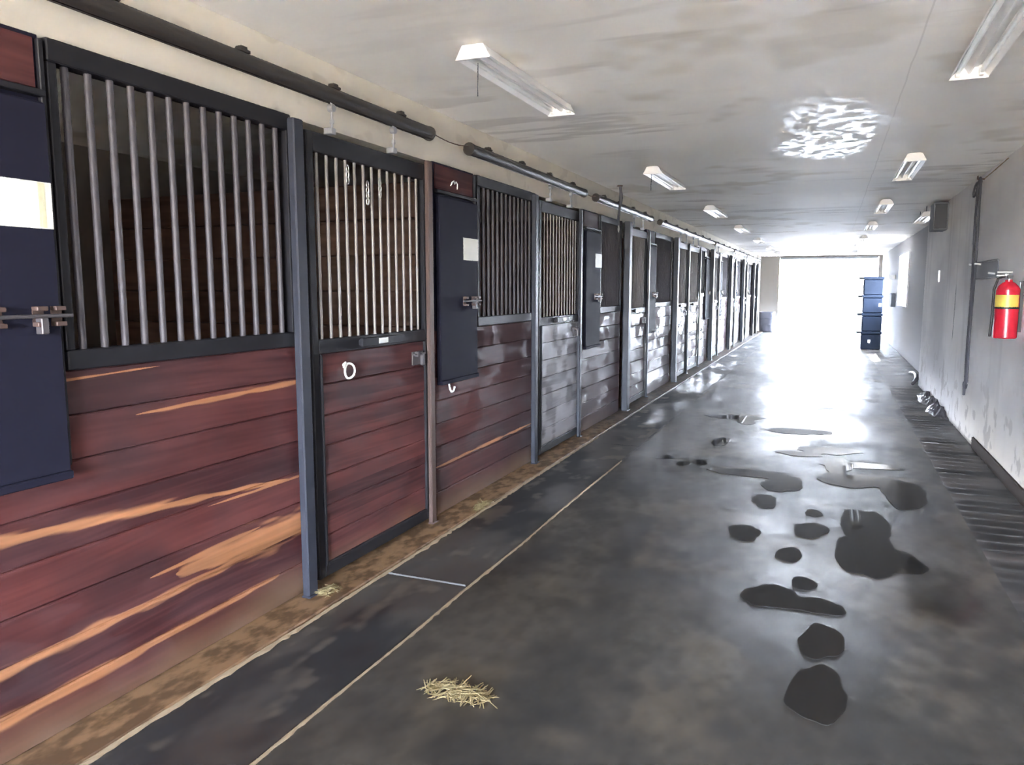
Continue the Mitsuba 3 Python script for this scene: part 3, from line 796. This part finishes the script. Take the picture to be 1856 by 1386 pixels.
part(k, 'valve', cat_(cyl((cx, cy, 1.525), (cx, cy, 1.565), 0.018, 14), bx(cx - 0.02, cx + 0.02, cy - 0.03, cy + 0.03, 1.555, 1.58, 0.006)), 'chrome', 35)
part(k, 'lever', cat_(bx(cx - 0.075, cx + 0.02, cy - 0.011, cy + 0.011, 1.582, 1.592, 0.003), bx(cx - 0.08, cx + 0.015, cy - 0.011, cy + 0.011, 1.558, 1.566, 0.003)), 'chrome')
part(k, 'gauge', cyl((cx, cy - 0.045, 1.555), (cx, cy - 0.02, 1.555), 0.018, 16), 'rubber_black', 35)
hp = np.array([(cx - 0.02, cy + 0.02, 1.56), (cx - 0.06, cy + 0.05, 1.54), (cx - 0.083, cy + 0.045, 1.46), (cx - 0.085, cy + 0.035, 1.36), (cx - 0.085, cy + 0.03, 1.25), (cx - 0.09, cy + 0.03, 1.15), (cx - 0.092, cy + 0.03, 1.11)])
part(k, 'hose', tube(hp, 0.009, 8), 'rubber_black', True)
part(k, 'strap', cyl((cx, cy, 1.318), (cx, cy, 1.332), r + 0.0025, 28), 'rubber_black', 35)
part(k, 'wall_bracket', bx(cx + r - 0.004, XR + 0.002, cy - 0.025, cy + 0.025, 1.15, 1.52, 0.003), 'rubber_black')

k = thing('looped_rope', 'long dark rope hanging doubled down the right wall beside the fire extinguisher', 'rope')
t = np.linspace(0, 1, 30)
part(k, 'strand', tube(np.stack([1.258 - 0.004 * np.sin(9 * t), 8.68 + 0.02 * np.sin(4 * t) - 0.05 * t, 2.47 - 1.93 * t], 1), 0.0105, 8), 'rope_grey', True)
part(k, 'strand', tube(np.stack([1.258 - 0.004 * np.cos(8 * t), 8.52 + 0.02 * np.sin(3 * t) + 0.0 * t, 2.46 - 1.90 * t], 1), 0.0105, 8), 'rope_grey', True)
a = np.linspace(0, 1, 12)
part(k, 'bottom_bend', tube(np.stack([1.258 + 0 * a, 8.63 - 0.10 * a, 0.54 - 0.04 * np.sin(np.pi * a)], 1), 0.0105, 8), 'rope_grey', True)
part(k, 'tail', cat_(tube([(1.258, 8.635, 0.55), (1.258, 8.645, 0.5), (1.258, 8.65, 0.42)], [0.020, 0.016, 0.011], 8)), 'rope_grey', True)
part(k, 'top_bend', tube(np.stack([1.258 - 0.0 * a, 8.68 - 0.16 * a, 2.46 + 0.05 * np.sin(np.pi * a)], 1), 0.0105, 8), 'rope_grey', True)
a = np.linspace(0, 2 * np.pi, 18, endpoint=False)
part(k, 'side_loop', tube(np.stack([1.254 + 0 * a, 8.80 + 0.11 * np.cos(a), 2.42 + 0.05 * np.sin(a) - 0.035 * np.cos(a)], 1), 0.009, 8, closed=True), 'rope_grey', True)
part(k, 'wall_hook', cat_(cyl((XR, 8.62, 2.50), (1.240, 8.62, 2.50), 0.007, 8), cyl((1.240, 8.62, 2.495), (1.240, 8.62, 2.53), 0.007, 8)), 'rust_iron')
single('wall_wire', tube([(1.294, 8.60, 2.50), (1.294, 8.1, 2.512), (1.294, 7.55, 2.53)], 0.005, 6), 'sawdust', 'thin pale wire running from the rope hook along the top of the right wall', 'wire', smooth=True)

k = thing('wall_rack', 'flat grey rack on the right wall behind the doubled rope', 'rack')
part(k, 'back_plate', bx(1.288, XR + 0.001, 7.62, 8.86, 1.565, 1.705, 0.004), 'box_grey')
part(k, 'rail', bx(1.276, 1.290, 7.60, 8.88, 1.700, 1.716, 0.003), 'box_grey')
part(k, 'rail', bx(1.276, 1.290, 7.60, 8.88, 1.553, 1.567, 0.003), 'box_grey')
for yy in (7.70, 8.42, 8.74):
    part(k, 'peg', cat_(cyl((1.29, yy, 1.69 if yy > 8 else 1.59), (1.235, yy, 1.70 if yy > 8 else 1.60), 0.009, 10)), 'white_paint', 35, label='white peg')
single('wall_plate', bx(XR - 0.008, XR + 0.002, 11.43, 11.56, 1.55, 1.70, 0.003), 'white_paint', 'small white plate on the right wall between the rope and the far corner', 'wall plate')
k = thing('vent_box', 'grey box high on the right wall under the ceiling', 'box')
part(k, 'body', bx(1.135, XR + 0.002, 11.02, 11.42, 2.19, 2.53, 0.008), 'box_grey')
part(k, 'cover', bx(1.15, 1.285, 11.01, 11.022, 2.21, 2.51, 0.003), 'column_steel')

# crumpled film at the foot of the wall
xs, ys = np.linspace(1.08, XR - 0.001, 22), np.linspace(9.7, 12.3, 150)
X, Y = np.meshgrid(xs, ys, indexing='ij')
q = np.stack([X * 9, Y * 4.5, 0 * X], -1)
ridge = (1 - np.abs(2 * meshkit.fbm(q, 3, 6) - 1)) ** 3
edge = np.clip((X - 1.08 - 0.10 * meshkit.noise(np.stack([Y * 2.2, 0 * X, 0 * X], -1), 3)) / 0.12, 0, 1) * np.clip(np.minimum(Y - 9.7, 12.3 - Y) / 0.5, 0, 1)
Z = -0.035 + edge * (0.045 + 0.075 * ridge)
v = np.stack([X, Y, Z], -1).reshape(-1, 3)
a, b = np.meshgrid(np.arange(21), np.arange(149), indexing='ij')
a = (a * 150 + b).ravel()
sp = trimesh.Trimesh(v, np.vstack([np.stack([a, a + 150, a + 151], 1), np.stack([a, a + 151, a + 1], 1)]), process=False)
single('crumpled_sheet', sp, 'plastic_film', 'crumpled wet plastic sheet lying along the foot of the right wall', 'plastic sheet')
t = np.linspace(0, 1, 30)
single('hose', tube(np.stack([1.20 + 0.06 * np.sin(3.1 * t) + 0.1 * t, 12.9 + 1.6 * t - 0.1 * np.sin(6 * t), 0.045 + 0.05 * np.sin(np.pi * t)], 1), 0.028, 10), 'plastic_film', 'purplish hose lying at the foot of the wall before the set-back corner', 'hose', smooth=True)

# stacked bins by the doorway
for i in range(4):
    z0 = i * 0.435
    lab = ['lowest', 'second from the floor', 'third from the floor', 'topmost'][i]
    k = thing('storage_bin', f'dark blue storage bin by the bright doorway, {lab} of the stack', 'storage bin', 'stacked dark blue bins by the doorway')
    x0, x1, y0, y1 = 0.70, 1.16, 20.3, 20.95
    bot, top = sbox(x0 + 0.02, y0 + 0.02, x1 - 0.02, y1 - 0.02), None
    part(k, 'body', bx(x0 + 0.015, x1 - 0.015, y0 + 0.015, y1 - 0.015, z0 + 0.003, z0 + 0.37, 0.02), 'bin_blue')
    part(k, 'lid', cat_(bx(x0 - 0.0, x1 + 0.0, y0, y1, z0 + 0.37, z0 + 0.435, 0.012), bx(x0 - 0.09, x0 + 0.01, y0 + 0.2, y1 - 0.2, z0 + 0.38, z0 + 0.425, 0.008)), 'bin_blue')
    if i in (0, 2):
        part(k, 'tag', bx(x1 - 0.30 + 0.1 * i, x1 - 0.24 + 0.1 * i, y0 + 0.008, y0 + 0.0155, z0 + 0.16, z0 + 0.24), 'white_paint', label='white tag')

k = thing('barrel', 'grey barrel standing by the pale end wall at the far left', 'barrel')
part(k, 'drum', lathe([(0, 0.0), (0.225, 0.0), (0.24, 0.02), (0.245, 0.22), (0.255, 0.23), (0.255, 0.245), (0.245, 0.255), (0.25, 0.44), (0.26, 0.45), (0.26, 0.465), (0.25, 0.475), (0.25, 0.64), (0.262, 0.65), (0.262, 0.672), (0.235, 0.672), (0.235, 0.6), (0, 0.6)], 28, (-1.98, 27.45, 0.0)), 'barrel_grey', 30)
single('utility_box', bx(XR2 - 0.10, XR2 + 0.002, 21.6, 22.2, 1.0, 1.34, 0.008), 'box_grey', 'grey utility box on the far right wall beyond the window', 'box')
single('white_wall_box', bx(XR2 - 0.16, XR2 + 0.002, 22.0, 22.45, 1.70, 1.80, 0.01), 'white_paint', 'small white box on the far right wall beyond the window', 'box')
